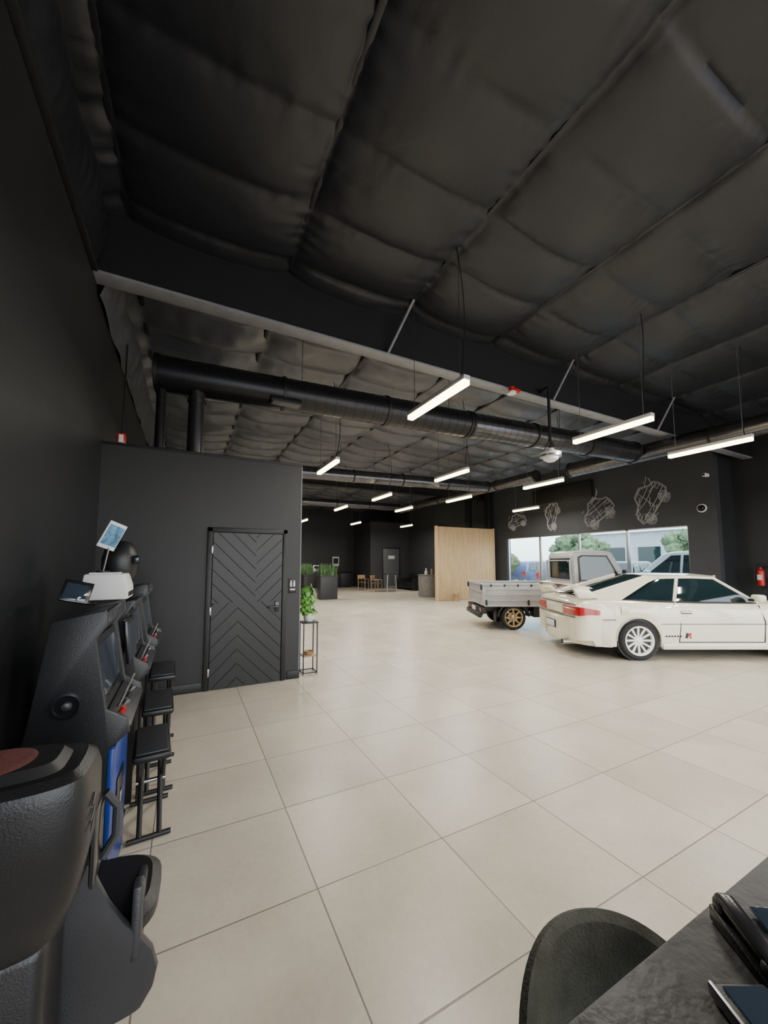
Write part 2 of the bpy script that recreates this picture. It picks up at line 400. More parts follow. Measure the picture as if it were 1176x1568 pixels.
b=B('spiral_duct'); duct(b,(9.6,-4.5,4.2),(9.6,7.0,4.2),.2); b.done()
b=B('spiral_duct'); duct(b,(-.4,11.1,4.2),(9.2,9.95,4.2),.19); b.done()
b=B('spiral_duct'); duct(b,(9.3,7.9,4.2),(9.3,16.2,4.2),.17); b.done()
b=B('spiral_duct'); duct(b,(-.4,16.4,4.25),(9.1,16.0,4.25),.17); b.done()
for x,y,z in ((1.5,5.67,4.43),(4.2,5.5,4.43),(7,5.32,4.46),(1,10.93,4.41),(4,10.57,4.41),(7,10.21,4.41),(9.6,1,4.42),(9.6,6.4,4.42),(9.3,12,4.39)):
    b=B('duct_hanger_wire'); b.tube([(x,y,z),(x,y,H-.1)],.006,M_steel,5); b.done()

# ------------------------------------------------------------------ linear pendant lights
def led(x,y0,y1,z=3.57,power=62):
    b=B('linear_pendant_light')
    b.b2((x-.045,y0,z+.022),(x+.045,y1,z+.075),M_white,.006)
    b.b2((x-.043,y0+.005,z-.035),(x+.043,y1-.005,z+.022),M_led,.008)
    L=y1-y0
    for y in (y0+.12,y1-.12): b.tube([(x,y,z+.07),(x,y,H-.08)],.004,M_steel,5)
    pts=[]
    for k in range(13):
        t=k/12; pts.append((x+.10*math.sin(t*math.pi*1.3),y0+.1+.05*math.sin(t*5),z+.07+(H-.1-z-.07)*t))
    b.tube(pts,.007,M_blk,6)
    o=b.done()
    ld=bpy.data.lights.new('led_lamp','AREA'); ld.shape='RECTANGLE'; ld.size=.08; ld.size_y=L; ld.energy=power; ld.color=(1,.955,.88)
    lo=bpy.data.objects.new('led_lamp',ld); scene.collection.objects.link(lo); lo.location=(x,(y0+y1)/2,z-.045); lo.parent=o
for x,y in ((2.65,3.14),(5.6,2.8),(7.95,2.55),(2.54,6.85),(5.3,6.3),(7.95,6.0),(5.2,9.6),(4.95,12.4),(7.15,11.6),(7.5,8.8),(2.6,12.4),
            (2.65,-1.0),(5.6,-1.0),(8.6,-1.0),(2.65,-3.6),(5.6,-3.6),(8.6,-3.6),(4.9,17.2),(7.6,17.2),(10.6,17.2),(11.2,9.5),(2.5,17)):  # the rows behind the camera are unseen, added to brighten the floor
    led(x,y,y+1.2)

b=B('pendant_speaker'); x,y=5.40,4.30; zc=3.42
b.tube([(x,y,4.60),(x,y,zc+.1)],.024,M_blk,10)
b.cyl((x,y,4.58),(x,y+.18,4.58),.03,M_blk)
b.lathe([(0,.10),(.05,.10),(.07,.06),(.165,.02),(.17,-.02),(.13,-.05),(.12,-.09),(.06,-.13),(0,-.14)],M_white,Matrix.Translation((x,y,zc)))
b.lathe([(.10,.10),(.05,.2),(.03,.22)],M_steel,Matrix.Translation((x,y,zc)))
b.cyl((x,y,zc-.05),(x,y,zc-.02),.172,M_steel,seg=32)
b.done()
b=B('fire_sprinkler_bell'); b.cyl((4.6,4.36,4.36),(4.6,4.36,4.44),.05,M_red); b.cyl((4.6,4.36,4.33),(4.6,4.36,4.36),.07,M_white); b.box((4.72,4.36,4.41),(.12,.05,.06),M_red,.01); b.done()

b=B('wall_air_vent'); b.b2((XR-.14,8.4,3.92),(XR-.001,10.95,4.5),M_blk,.015)
for k in range(7): b.b2((XR-.155,8.45,3.97+k*.075),(XR-.13,10.9,4.0+k*.075),M_beam,.004)
b.done()
b=B('security_camera'); b.cyl((XR-.001,5.1,4.0),(XR-.08,5.1,4.0),.04,M_white); b.box((XR-.16,5.05,3.98),(.22,.09,.09),M_white,.02); b.cyl((XR-.27,5.05,3.98),(XR-.285,5.05,3.98),.03,M_blkgl); b.done()
b=B('dome_camera'); b.lathe([(0,.09),(.05,.08),(.08,.04),(.09,.0)],M_blkgl,rotm('Y',-90,(XR-.03,5.25,3.1)));b.lathe([(0,.03),(.11,.03),(.12,0),(.12,-.0)],M_white,rotm('Y',-90,(XR-.001,5.25,3.1))); b.done()
b=B('fire_extinguisher'); x,y=13.52,4.4
b.lathe([(0,0),(.075,0),(.08,.02),(.08,.36),(.06,.42),(.03,.45),(.03,.48),(0,.48)],M_red,Matrix.Translation((x,y,.98)))
b.box((x,y,1.50),(.05,.14,.03),M_blk,.006); b.box((x,y-.03,1.54),(.03,.18,.02),M_blk,.005,rot=(.2,0,0)); b.tube([(x,y+.05,1.48),(x-.04,y+.12,1.40),(x-.04,y+.11,1.15)],.012,M_blk); b.box((x-.079,y,1.2),(.01,.09,.14),M_white,.002); b.box((x+.12,y,1.3),(.10,.06,.2),M_steel); b.done()

# ------------------------------------------------------------------ line art on wall
def art(cy,cz,w,h,rot,seed):
    rnd=random.Random(seed)
    st=[]
    body=[(-1,-.25),(-.95,.05),(-.75,.22),(-.45,.30),(-.2,.62),(.3,.66),(.62,.36),(.92,.26),(1,.05),(.98,-.3),(.7,-.42),(-.7,-.42),(-1,-.25)]
    st.append(body); st.append([(p*.94+.01,q*.92) for p,q in body])
    st.append([(-.4,.30),(-.18,.56),(.28,.58),(.52,.33),(-.4,.30)]); st.append([(.05,.57),(.05,.31),(.0,-.35)])
    for c in (-.58,.58):
        for r in (.24,.18,.12,.06): st.append([(c+r*math.cos(a*math.pi/8),-.4+r*math.sin(a*math.pi/8)) for a in range(17)])
        for a in range(5): st.append([(c+.05*math.cos(a*1.256),-.4+.05*math.sin(a*1.256)),(c+.18*math.cos(a*1.256),-.4+.18*math.sin(a*1.256))])
    st.append([(-.95,.02),(-.7,.08),(-.62,-.05),(-.93,-.1),(-.95,.02)]); st.append([(.9,.1),(.7,.1),(.7,.0),(.95,-.02)])
    st.append([(-1,-.18),(-.75,-.2),(.4,-.2),(.97,-.15)])
    st.append([(-.75,.22),(-.1,.12),(.9,.16)])
    for k in range(18):
        x=rnd.uniform(-.95,.8); y=rnd.uniform(-.6,.7); a=rnd.uniform(-.5,1.1); l=rnd.uniform(.15,.5)
        st.append([(x,y),(x+l*.5*math.cos(a)+.05,y+l*.5*math.sin(a)),(x+l*math.cos(a),y+l*math.sin(a))])
    b=B('car_line_art')
    for s in st:
        pts=[]
        for (p,q) in s:
            q=q*1.25; X=p*math.cos(rot)-q*math.sin(rot); Y=p*math.sin(rot)+q*math.cos(rot)
            pts.append((XR-.011,cy-X*w/2,cz+Y*h/2))
        b.tube(pts,.0095,M_art,5)
    b.done()
art(11.95,3.36,1.05,.8,.35,1); art(10.15,3.42,.8,1.15,1.15,2); art(8.28,3.36,1.2,1.2,.6,3); art(6.6,3.46,1.15,1.35,.95,4)

# ------------------------------------------------------------------ vehicles
def wheel(b,cx,cy,Rr,W,rm,nsp,side,sw=.10):
    M=Matrix.Translation((cx,cy,Rr))@Matrix.Rotation(R(90)*(1 if side<0 else -1),4,'X')
    b.lathe([(Rr*.70,-W/2),(Rr*.9,-W/2),(Rr*.98,-W*.38),(Rr,-W*.2),(Rr,W*.2),(Rr*.98,W*.38),(Rr*.9,W/2),(Rr*.73,W/2)],M_tyre,M,40,True)
    b.lathe([(Rr*.62,W*.1),(Rr*.66,W*.46),(Rr*.745,W*.51),(Rr*.745,W*.46),(Rr*.70,-W*.4),(Rr*.62,W*.1)],rm,M,40)
    b.lathe([(0,-.01),(Rr*.68,-.01)],M_blk,M,30); b.lathe([(Rr*.4,.0),(Rr*.4,.01),(0,.012)],M_steel,M,30)
    b.lathe([(0,W*.44),(Rr*.08,W*.44),(Rr*.19,W*.36),(Rr*.22,W*.1)],rm,M,20)
    for k in range(nsp):
        a=2*math.pi*k/nsp
        S=M@Matrix.Rotation(a,4,'Z')
        b.box((Rr*.42,0,W*.29),(Rr*.52,Rr*sw,W*.20),rm,.006,M=S,rot=(0,R(-6),0))

def car():
    b=B('coupe_car')
    WB=2.57; AR=.345; wc=.305
    def arch(x):
        for c in (0,WB):
            if abs(x-c)<AR: return max(.2,wc+math.sqrt(AR*AR-(x-c)**2))
        return .2
    def interp(t,x):
        for i in range(len(t)-1):
            if x<=t[i+1][0]:
                a,b_=t[i],t[i+1]; f=(x-a[0])/(b_[0]-a[0]); f=max(0,min(1,f)); return a[1]+(b_[1]-a[1])*f
        return t[-1][1]
    Wt=[(-.90,.72),(-.86,.775),(-.75,.815),(-.5,.842),(-.1,.855),(1.2,.855),(2.4,.85),(2.9,.83),(3.2,.76),(3.38,.66),(3.45,.55)]
    Zt=[(-.90,.885),(-.86,.925),(-.75,.955),(-.5,.975),(0,.975),(2.0,.93),(2.35,.915),(2.8,.84),(3.2,.74),(3.38,.66),(3.45,.58)]
    Zs=[(-.90,.845),(-.86,.885),(-.75,.91),(-.5,.92),(0,.915),(1,.89),(2.0,.86),(2.5,.83),(3.2,.69),(3.38,.62),(3.45,.55)]
    xs=set([round(-.90+i*.05,3) for i in range(88)]+[3.45,-.88])
    for c in (0,WB):
        for k in range(17): xs.add(round(c+(AR-.0005)*math.cos(math.pi*k/16),4))
        xs.add(c-AR-.002); xs.add(c+AR+.002)
    rings=[]
    for x in sorted(xs):
        if x<-.9 or x>3.45: continue
        w=interp(Wt,x); zt=interp(Zt,x); zs=interp(Zs,x); zb=arch(x)
        und=.2 if x<3.2 and x>-.7 else .28
        if zb<und: zb=und
        zz=lambda f: zb+.02+(zs-.12-zb)*f
        half=[(0,und),(w-.24,und),(w-.24,zb),(w-.03,zb),(w-.005,zb+.015),(w+.004,zz(.35)),(w+.004,zz(.6)),(w-.006,zz(.85)),(w-.02,zs-.07),(w-.05,zs-.02),(w-.10,zs+.008),(w-.3,zs+(zt-zs)*.75),(0,zt)]
        ring=[(x,y,z) for y,z in half]+[(x,-y,z) for y,z in half[-2:0:-1]]
        rings.append(ring)
    b.loft(rings,M_cream)
    for c in (0,WB):
        for s in (-1,1):
            b.cyl((c,s*.60,wc+.02),(c,s*.825,wc+.02),AR-.005,M_blk,seg=28)
            b.tube([(c+(AR+.004)*math.cos(math.pi*k/18),s*.858,wc+(AR+.004)*math.sin(math.pi*k/18)) for k in range(19)],.008,M_cream,6)
    def brings(x0,sgn,W0,z0,z1):
        rr=[]
        for t in range(9):
            f=t/8; rr.append((x0+sgn*(.55*(1-math.cos(f*math.pi/2))),W0*math.sin(f*math.pi/2)))
        full=[(x,-w) for x,w in rr[::-1]]+rr[1:]
        ringsb=[]
        for x,y in full:
            dx=sgn
            ringsb.append([(x+dx*.18,y*.8,z0),(x+dx*.03,y*.97,z0),(x,y,z0+.05),(x-dx*.012,y,(z0+z1)/2),(x,y,z1-.03),(x+dx*.03,y*.98,z1),(x+dx*.18,y*.8,z1)])
        b.loft(ringsb,M_cream)
    brings(-.99,1,.862,.20,.62); brings(3.50,-1,.862,.18,.56)
    b.b2((-1.005,-.18,.40),(-.99,.17,.53),M_seam,.004); b.b2((-1.01,-.16,.41),(-1.003,.15,.52),M_paper,.003)
    for s in (-1,1):
        b.b2((.36,s*.80,.17),(2.2,s*.872,.27),M_cream,.02)
        y=s*.8605
        for pts in ([(.62,.28),(.66,.55),(.60,.87)],[(1.95,.28),(1.98,.6),(1.93,.85)]):
            for i in range(len(pts)-1):
                (x0,z0),(x1,z1)=pts[i],pts[i+1]
                b.tube([(x0,y-s*.002,z0),(x1,y-s*(.002 if z1<.8 else .045),z1)],.0055,M_seam,5)
        b.tube([(.62,y-s*.001,.285),(1.95,y-s*.001,.285)],.0055,M_seam,5)
        b.tube([(-.55,s*.850,.625),(-.35,y,.625)],.005,M_seam,5)
        b.tube([(.36,y,.56),(2.2,y,.56)],.004,M_seam,5)
        b.box((.76,s*.866,.745),(.17,.025,.035),M_cream,.01); b.box((.76,s*.862,.742),(.15,.006,.05),M_seam,.002)
        b.box((-.2,s*.862,.77),(.12,.008,.12),M_cream,.003)
        b.box((1.86,s*.90,.965),(.13,.17,.11),M_cream,.035,rot=(0,0,s*.2),seg=3); b.box((1.82,s*.84,.93),(.06,.1,.04),M_blk,.01)
        lr=[]
        for (x,w) in ((-.925,.34),(-.925,.50),(-.920,.62),(-.905,.73),(-.868,.79),(-.76,.830),(-.60,.854)):
            z0=.675+(.02 if x>-.8 else 0); z1=.81 if x<-.8 else (.795 if x<-.7 else .765)
            lr.append([(x,s*w,z0),(x-.0,s*w,z1),(x+.06,s*(w-.05),z1),(x+.06,s*(w-.05),z0)])
        b.loft(lr,M_tail)
        b.tube([(-.93,s*.36,.77),(-.93,s*.5,.77),(-.925,s*.62,.77),(-.908,s*.72,.767)],.011,M_amber,6)
        b.box((2.2,s*.868,.62),(.05,.01,.03),M_amber,.004)
        b.cyl((3.36,s*.52,.60),(3.44,s*.52,.59),.085,M_blkgl); b.cyl((3.35,s*.33,.60),(3.46,s*.33,.59),.06,M_blkgl)
        for c in (0,WB): wheel(b,c,s*.768,.305,.20,M_whw,12,s)
        if s<0:
            for k in range(6): b.box((.42+k*.045,s*.8635,.375),(.026,.003,.022),M_seam)
            b.box((.74,s*.8635,.385),(.035,.003,.08),M_seam,rot=(0,.25,0)); b.box((.785,s*.8635,.405),(.05,.003,.035),M_red); b.box((.79,s*.8635,.365),(.022,.003,.05),M_red,rot=(0,-.5,0))
    b.b2((-.932,-.32,.665),(-.90,.32,.82),M_cream,.01); b.tube([(-.90,-.7,.64),(-.925,-.5,.64),(-.928,.5,.64),(-.90,.7,.64)],.006,M_seam,5)
    b.tube([(-.895,-.70,.84),(-.915,-.4,.84),(-.915,.4,.84),(-.895,.70,.84)],.006,M_seam,5)
    b.b2((3.40,-.25,.55),(3.47,.25,.62),M_blk,.01); b.b2((3.48,-.5,.22),(3.52,.5,.36),M_blk,.01)
    b.cyl((-1.0,-.42,.215),(-.7,-.42,.215),.05,M_steel,seg=18); b.cyl((-1.003,-.42,.215),(-.99,-.42,.215),.04,M_blk,seg=18)
    b.b2((-.7,-.6,.16),(3.2,.6,.24),M_blk,.02)
    # greenhouse
    P=[((-.70,0,.975),(.40,0,1.305)),((-.66,.52,.965),(.43,.44,1.285)),((-.48,.72,.93),(.56,.55,1.262)),((.30,.785,.905),(.70,.575,1.27)),((1.0,.79,.885),(1.05,.585,1.275)),((1.98,.745,.87),(1.46,.56,1.258)),((2.24,.50,.905),(1.60,.42,1.285)),((2.36,0,.925),(1.68,0,1.305))]
    base=[p[0] for p in P]+[(p[0][0],-p[0][1],p[0][2]) for p in P[-2:0:-1]]
    top=[p[1] for p in P]+[(p[1][0],-p[1][1],p[1][2]) for p in P[-2:0:-1]]
    b.loft([[(x,y,z-.03) for x,y,z in base],base,top],M_glass,cap=False)
    def roofpt(i,f):
        x,y,z=P[i][1]; cx=.40+(1.68-.40)*max(0,min(1,(x-.40)/(1.28)))
        return (x+(cx-x)*(1-abs(f)),y*f,z+(1.325-z)*(1-f*f)*(.55 if i in(0,1,6,7) else 1)+.004)
    rings=[[roofpt(i,-1+2*k/12) for k in range(13)] for i in range(1,7)]
    b.loft(rings,M_cream,cap=False,closed=False)
    b.loft([[ (x,y*1.005,z-.025) for x,y,z in r] for r in rings],M_cream,cap=False,closed=False)
    def bar(p,q,r,m=M_cream): b.tube([p,q],r,m,8)
    for s in (-1,1):
        f=lambda p,o=0:(p[0],s*(p[1]+o),p[2])
        b.add([f(P[1][0],.012),f((-.22,.775,.915),.006),f((.32,.64,1.19),.008),f(P[2][1],.010),f(P[1][1],.008),f((-.52,.725,.93),.012)],[[0,5,1,2,3,4]],M_cream)
        bar(f(P[1][0]),f(P[1][1]),.026); bar(f(P[5][0]),f(P[5][1]),.026)
        bar(f((.62,.79,.89)),f((.84,.578,1.27)),.026)
        for a in range(1,6): bar(f(P[a][1]),f(P[a+1][1]),.022)
        for a in range(2,5): bar(f(P[a][0],.0),f(P[a+1][0],.0),.016,M_blk)
    bar(P[1][0],(P[1][0][0],-P[1][0][1],P[1][0][2]),.016)
    # rear wing
    sp=[]
    for k in range(17):
        y=-.75+1.50*k/16; e=abs(y)/.75; zz=1.140-.035*e**4; xx=-.82+.06*e**3
        sp.append([(xx-.14,y,zz+.018),(xx-.05,y,zz+.038),(xx+.11,y,zz+.012),(xx+.13,y,zz-.002),(xx,y,zz-.012),(xx-.13,y,zz+.006)])
    b.loft(sp,M_cream)
    for s in (-1,1):
        b.prism([(-.94,1.11),(-.70,1.11),(-.54,.95),(-.85,.94)],'y',s*.665,s*.745,M_cream,.014)
    b.b2((-.86,-.12,1.105),(-.74,.12,1.130),M_tail,.004)
    return b.done((7.02,4.49,0),R(-27.4),1.05)
car()

def truck():
    b=B('kei_pickup_truck')
    z0,z1=.52,1.02; xr,xf=-.66,1.33; w=.70
    b.b2((xr,-w+.02,z0+.08),(xf,w-.02,z0+.14),M_silver)
    def gate_side(s):
        b.b2((xr,s*(w-.04),z0+.02),(xf,s*w,z1),M_silver,.008)
        b.b2((xr-.01,s*(w-.05),z1-.035),(xf,s*(w+.018),z1+.012),M_silver,.008)
        for z in (.66,.78,.90): b.b2((xr+.04,s*w,z-.016),(xf-.04,s*(w+.016),z+.016),M_silver,.006)
        b.b2((xr,s*(w-.01),z0),(xf,s*(w+.02),z0+.05),M_silver,.006)
        for x in (xr+.05,.33,xf-.06): b.b2((x-.02,s*w,z0+.03),(x+.02,s*(w+.028),z0+.15),M_blk,.004)
        for x in (-.5,-.2,.1,.4,.7,1.0): b.box((x,s*(w+.02),z1-.03),(.04,.012,.05),M_blk,.004)
    for s in (-1,1): gate_side(s)
    b.b2((xr-.03,-w,z0+.02),(xr+.01,w,z1),M_silver,.008)
    b.b2((xr-.045,-w-.01,z1-.04),(xr+.015,w+.01,z1+.012),M_silver,.008)
    for z in (.68,.84): b.b2((xr-.045,-.58,z-.02),(xr-.02,.58,z+.02),M_silver,.006)
    for s in (-1,1):
        b.box((xr-.05,s*.66,z1-.07),(.03,.05,.12),M_blk,.005)
        b.b2((xr-.06,s*.42,.40),(xr,s*.66,.49),M_tail,.008); b.b2((xr-.065,s*.56,.405),(xr-.055,s*.62,.485),M_amber,.004)
    b.b2((xr-.11,-.62,.27),(xr-.03,.62,.37),M_blk,.015); b.b2((xr-.06,-.68,.36),(xr+.05,.68,.5),M_blk,.01)
    b.b2((xr-.075,-.16,.38),(xr-.06,.16,.48),M_paper,.003)
    for s in (-1,1): b.b2((xr+.02,s*.28,.38),(2.4,s*.38,.54),M_blk,.01)
    b.b2((.45,-.66,.28),(1.2,-.40,.52),M_blk,.02); b.b2((.55,.40,.30),(1.1,.62,.52),M_blk,.02)
    for s in (-1,1):
        b.prism([(-.36,.30),(-.34,.42),(-.24,.54),(.24,.54),(.34,.42),(.36,.30),(.33,.30),(.31,.41),(.22,.51),(-.22,.51),(-.31,.41),(-.33,.30)],'y',s*.48,s*.69,M_blk,.0)
        b.b2((-.40,s*.50,.16),(-.385,s*.68,.45),M_blk,.003)
    b.b2((xf-.02,-.66,z1),(xf+.02,.66,z1+.05),M_silver,.006)
    b.tube([(xf,-.62,z1),(xf,-.60,1.55),(xf,.60,1.55),(xf,.62,z1)],.018,M_silver,8)
    def fn(v):
        k=1.0
        if v.z>1.05: k=1-.10*(v.z-1.05)/.75
        return (v.x,v.y*k,v.z)
    prof=[(1.38,.42),(1.38,1.66),(1.44,1.75),(1.60,1.785),(2.12,1.775),(2.27,1.73),(2.60,1.08),(2.67,.98),(2.68,.42),(2.60,.30),(2.30,.30),(2.22,.46),(2.10,.56),(1.80,.56),(1.68,.46),(1.62,.32)]
    b.prism(prof,'y',-.70,.70,M_silver,.03,fn=fn,seg=3)
    for s in (-1,1):
        y=s*.704
        b.prism([(1.52,1.10),(1.52,1.60),(1.60,1.64),(2.13,1.63),(2.40,1.10)],'y',y-.003*s,y+.006*s,M_glass,0,fn=fn)
        b.prism([(1.49,1.07),(1.49,1.63),(1.58,1.67),(2.15,1.66),(2.45,1.07),(2.40,1.10),(2.13,1.63),(1.60,1.64),(1.52,1.60),(1.52,1.10)],'y',y-.003*s,y+.010*s,M_blk,0,fn=fn)
        b.tube([(1.47,y,.6),(1.47,y,1.06)],.005,M_seam,5); b.tube([(2.45,y,.6),(2.45,y,1.06)],.005,M_seam,5)
        b.box((1.58,s*.715,.98),(.14,.03,.03),M_blk,.008)
        b.box((2.42,s*.83,1.25),(.04,.13,.18),M_blk,.015); b.tube([(2.45,s*.70,1.15),(2.42,s*.80,1.22)],.01,M_blk,6)
        wheel(b,0,s*.60,.275,.165,M_gold,8,s,.13); wheel(b,1.95,s*.60,.275,.165,M_gold,8,s,.13)
        b.cyl((2.66,s*.5,.75),(2.70,s*.5,.75),.08,M_paper)
    b.b2((1.365,-.48,1.14),(1.385,.48,1.58),M_glass,.004)
    for zz in (1.12,1.58): b.b2((1.360,-.50,zz),(1.382,.50,zz+.02),M_blk)
    for yy in (-.5,.48,-.01): b.b2((1.360,yy,1.12),(1.382,yy+.02,1.6),M_blk)
    b.add([(2.307,-.56,1.68),(2.307,.56,1.68),(2.597,.62,1.11),(2.597,-.62,1.11)],[[0,1,2,3]],M_glass)
    b.b2((2.66,-.6,.34),(2.72,.6,.5),M_blk,.02); b.tube([(2.60,.1,1.1),(2.45,.4,1.42)],.006,M_blk,5)
    for s in (-1,1): b.tube([(1.42,s*.63,1.735),(2.2,s*.63,1.735)],.012,M_silver,6)
    return b.done((7.24,7.31,0),R(-27.4),1.06)
truck()

def suv(loc,rot,sc,paint=None,tall=1.0):
    pm=paint or M_suv
    b=B('suv_car')
    def fn(v):
        k=1.0 if v.z<1.05 else 1-.16*(v.z-1.05)/.75
        z=v.z if v.z<1.05 else 1.05+(v.z-1.05)*tall
        return (v.x,v.y*k,z)
    prof=[(-.95,.35),(-.98,.9),(-.9,1.15),(-.7,1.72),(-.5,1.82),(1.3,1.84),(1.6,1.78),(2.25,1.18),(3.4,1.08),(3.6,.9),(3.62,.35),(3.2,.3),(3.1,.55),(2.85,.70),(2.6,.55),(2.5,.3),(.4,.3),(.3,.55),(.05,.7),(-.2,.55),(-.3,.3)]
    b.prism(prof,'y',-.92,.92,pm,.05,fn=fn,seg=3)
    for s in (-1,1):
        for q in ([(-.6,1.2),(-.45,1.68),(.1,1.72),(.1,1.2)],[(.18,1.2),(.18,1.72),(1.0,1.73),(1.0,1.2)],[(1.08,1.2),(1.08,1.73),(1.35,1.72),(1.95,1.2)]):
            b.prism(q,'y',s*.918,s*.93,M_glass,0,fn=fn)
        wheel(b,.05,s*.80,.37,.24,M_steel,6,s); wheel(b,2.85,s*.80,.37,.24,M_steel,6,s)
        b.box((1.95,s*1.02,1.2),(.15,.2,.13),pm,.03); b.box((3.58,s*.65,.88),(.1,.35,.16),M_paper,.03); b.box((-.96,s*.75,.95),(.06,.2,.35),M_tail,.03)
        b.tube([(.14,s*.925,.4),(.14,s*.925,1.2)],.006,M_seam,5); b.tube([(1.04,s*.925,.4),(1.04,s*.925,1.2)],.006,M_seam,5)
    b.add([fn(Vector(p)) for p in ((1.66,-.80,1.74),(1.66,.80,1.74),(2.26,.90,1.2),(2.26,-.90,1.2))],[[0,1,2,3]],M_glass)
    b.b2((3.58,-.5,.6),(3.65,.5,.85),M_blk,.02)
    return b.done(loc,rot,sc)
M_carg=mat('parked_car_grey',(.14,.155,.18),.3,coat=.5); M_carb=mat('parked_car_blue',(.05,.09,.2),.3,coat=.5); M_card=mat('parked_car_dark',(.03,.03,.035),.3,coat=.5)
G=-.16
suv((15.9,5.6,G),R(84),1.16); suv((19.3,15.0,G),R(8),1.05,M_carg,.95); suv((19.5,11.7,G),R(8),1.05,M_card,.85); suv((20,18.4,G),R(8),1.05,M_carb,.9); suv((24,24,G),R(8),1,M_suv,.8)

b=B('ground_outside'); b.b2((-40,-40,-.4),(90,90,-.16),M_concrete); 
b.b2((29,-40,-.16),(31,90,-.03),M_concrete)
for k in range(12): b.b2((17.5,1.6+k*3.3,-.16),(23.5,1.7+k*3.3,-.155),M_white)
b.done()
b=B('building_outside'); b.b2((48,-10,-.16),(56,34,5.4),M_bldg)
for k in range(10): b.b2((47.9,-8+k*4,1.0),(48,-5.6+k*4,3.4),M_glass)
b.b2((47.6,-10.3,5.2),(56.3,34.3,5.8),M_white); b.done()
def tree(x,y,h,r,seed):
    rnd=random.Random(seed); b=B('street_tree')
    b.tube([(x,y,-.16),(x+.1,y,h*.35),(x,y+.1,h*.6)],[.18,.14,.08],M_wood,10)
    for k in range(30):
        bm=bmesh.new(); bmesh.ops.create_icosphere(bm,subdivisions=3,radius=r*rnd.uniform(.18,.40))
        c=Vector((x+rnd.uniform(-1,1)*r*.8,y+rnd.uniform(-1,1)*r*.8,h*.62+rnd.uniform(-.9,1)*r*.6))
        for v in bm.verts: v.co*=1+.55*noise.noise(v.co*5+Vector((k,seed,0)))
        b.addbm(bm,M_tree,Matrix.Translation(c))
    b.done(angle=80)
tree(17.5,18.6,2.9,1.3,1); tree(38,27,5.0,2.4,4); tree(40,17,4.2,2.0,6)
b=B('hedge_row')
for k in range(7):
    bm=bmesh.new(); bmesh.ops.create_icosphere(bm,subdivisions=3,radius=.45)
    for v in bm.verts: v.co*=1+.4*noise.noise(v.co*4+Vector((k,0,0)))
    b.addbm(bm,M_tree,Matrix.Translation((15.2+.03*k,13.4+k*.40,.2)))
b.done(angle=80)

# ------------------------------------------------------------------ plant on metal stand
b=B('potted_plant'); x,y=1.63,5.55
for sx in (-.1,.1):
    for sy in (-.1,.1): b.tube([(x+sx,y+sy,0),(x+sx,y+sy,.72)],.008,M_blk,6)
for z in (.02,.72):
    for a,c in (((-.1,-.1),(.1,-.1)),((.1,-.1),(.1,.1)),((.1,.1),(-.1,.1)),((-.1,.1),(-.1,-.1))): b.tube([(x+a[0],y+a[1],z),(x+c[0],y+c[1],z)],.008,M_blk,6)
b.box((x,y,.725),(.23,.23,.02),M_blk,.004); b.box((x,y,.25),(.2,.2,.015),M_wood,.003)
b.lathe([(0,0),(.055,0),(.075,.04),(.08,.12),(.07,.125),(.0,.11)],M_white,Matrix.Translation((x,y,.735)))
rnd=random.Random(3)
for k in range(100):
    a=rnd.uniform(0,6.28); el=rnd.uniform(.0,1.5); L=rnd.uniform(.08,.46)
    p=Vector((x-.03,y,.85)); d=Vector((math.cos(a)*math.cos(el)*.35,math.sin(a)*math.cos(el)*.35,math.sin(el)))
    q=p+d*L; q.x=max(q.x,BX+.08)
    b.tube([p,(p+q)/2+Vector((0,0,.02)),q],.003,M_leaf,4)
    sd=d.cross(Vector((0,0,1))).normalized()*.034; dn=Vector((d.x,d.y,-.25)).normalized()*.075; up=Vector((0,0,.012))
    pts=[q,q+dn*.35+sd+up,q+dn*.75+sd*.8,q+dn*1.15,q+dn*.75-sd*.8,q+dn*.35-sd+up]
    pts=[Vector((max(v.x,BX+.03),v.y,v.z)) for v in pts]
    b.add(pts,[[0,1,2,3],[0,3,4,5]],M_leaf)
b.done(fix=False)
b=B('wooden_bowl'); b.lathe([(0,0),(.05,0),(.07,.05),(.065,.05),(.045,.01),(0,.01)],M_wood,Matrix.Translation((x,y,.26))); b.done()

def planter(x,y,sx,sy,h,seed):
    b=B('grass_planter'); rnd=random.Random(seed)
    b.b2((x-sx/2,y-sy/2,0),(x+sx/2,y+sy/2,h),M_terr,.015); b.b2((x-sx/2-.015,y-sy/2-.015,h-.06),(x+sx/2+.015,y+sy/2+.015,h),M_terr,.01)
    for k in range(420):
        p=Vector((x+rnd.uniform(-.46,.46)*sx,y+rnd.uniform(-.46,.46)*sy,h-.01)); L=rnd.uniform(.3,.58); a=rnd.uniform(0,6.28); l=rnd.uniform(.02,.16)
        d=Vector((math.cos(a),math.sin(a),0)); s=Vector((-d.y,d.x,0))*.012
        b.add([p-s,p+s,p+d*l*.4+Vector((0,0,L*.6))+s*.8,p+d*l*.4+Vector((0,0,L*.6))-s*.8,p+d*l+Vector((0,0,L))],[[0,1,2,3],[3,2,4]],M_grass)
    b.done(fix=False)
planter(5.50,16.0,.78,.5,1.02,1); planter(5.15,18.1,.45,.9,1.0,2); planter(5.9,20.4,.5,.5,1.0,3)

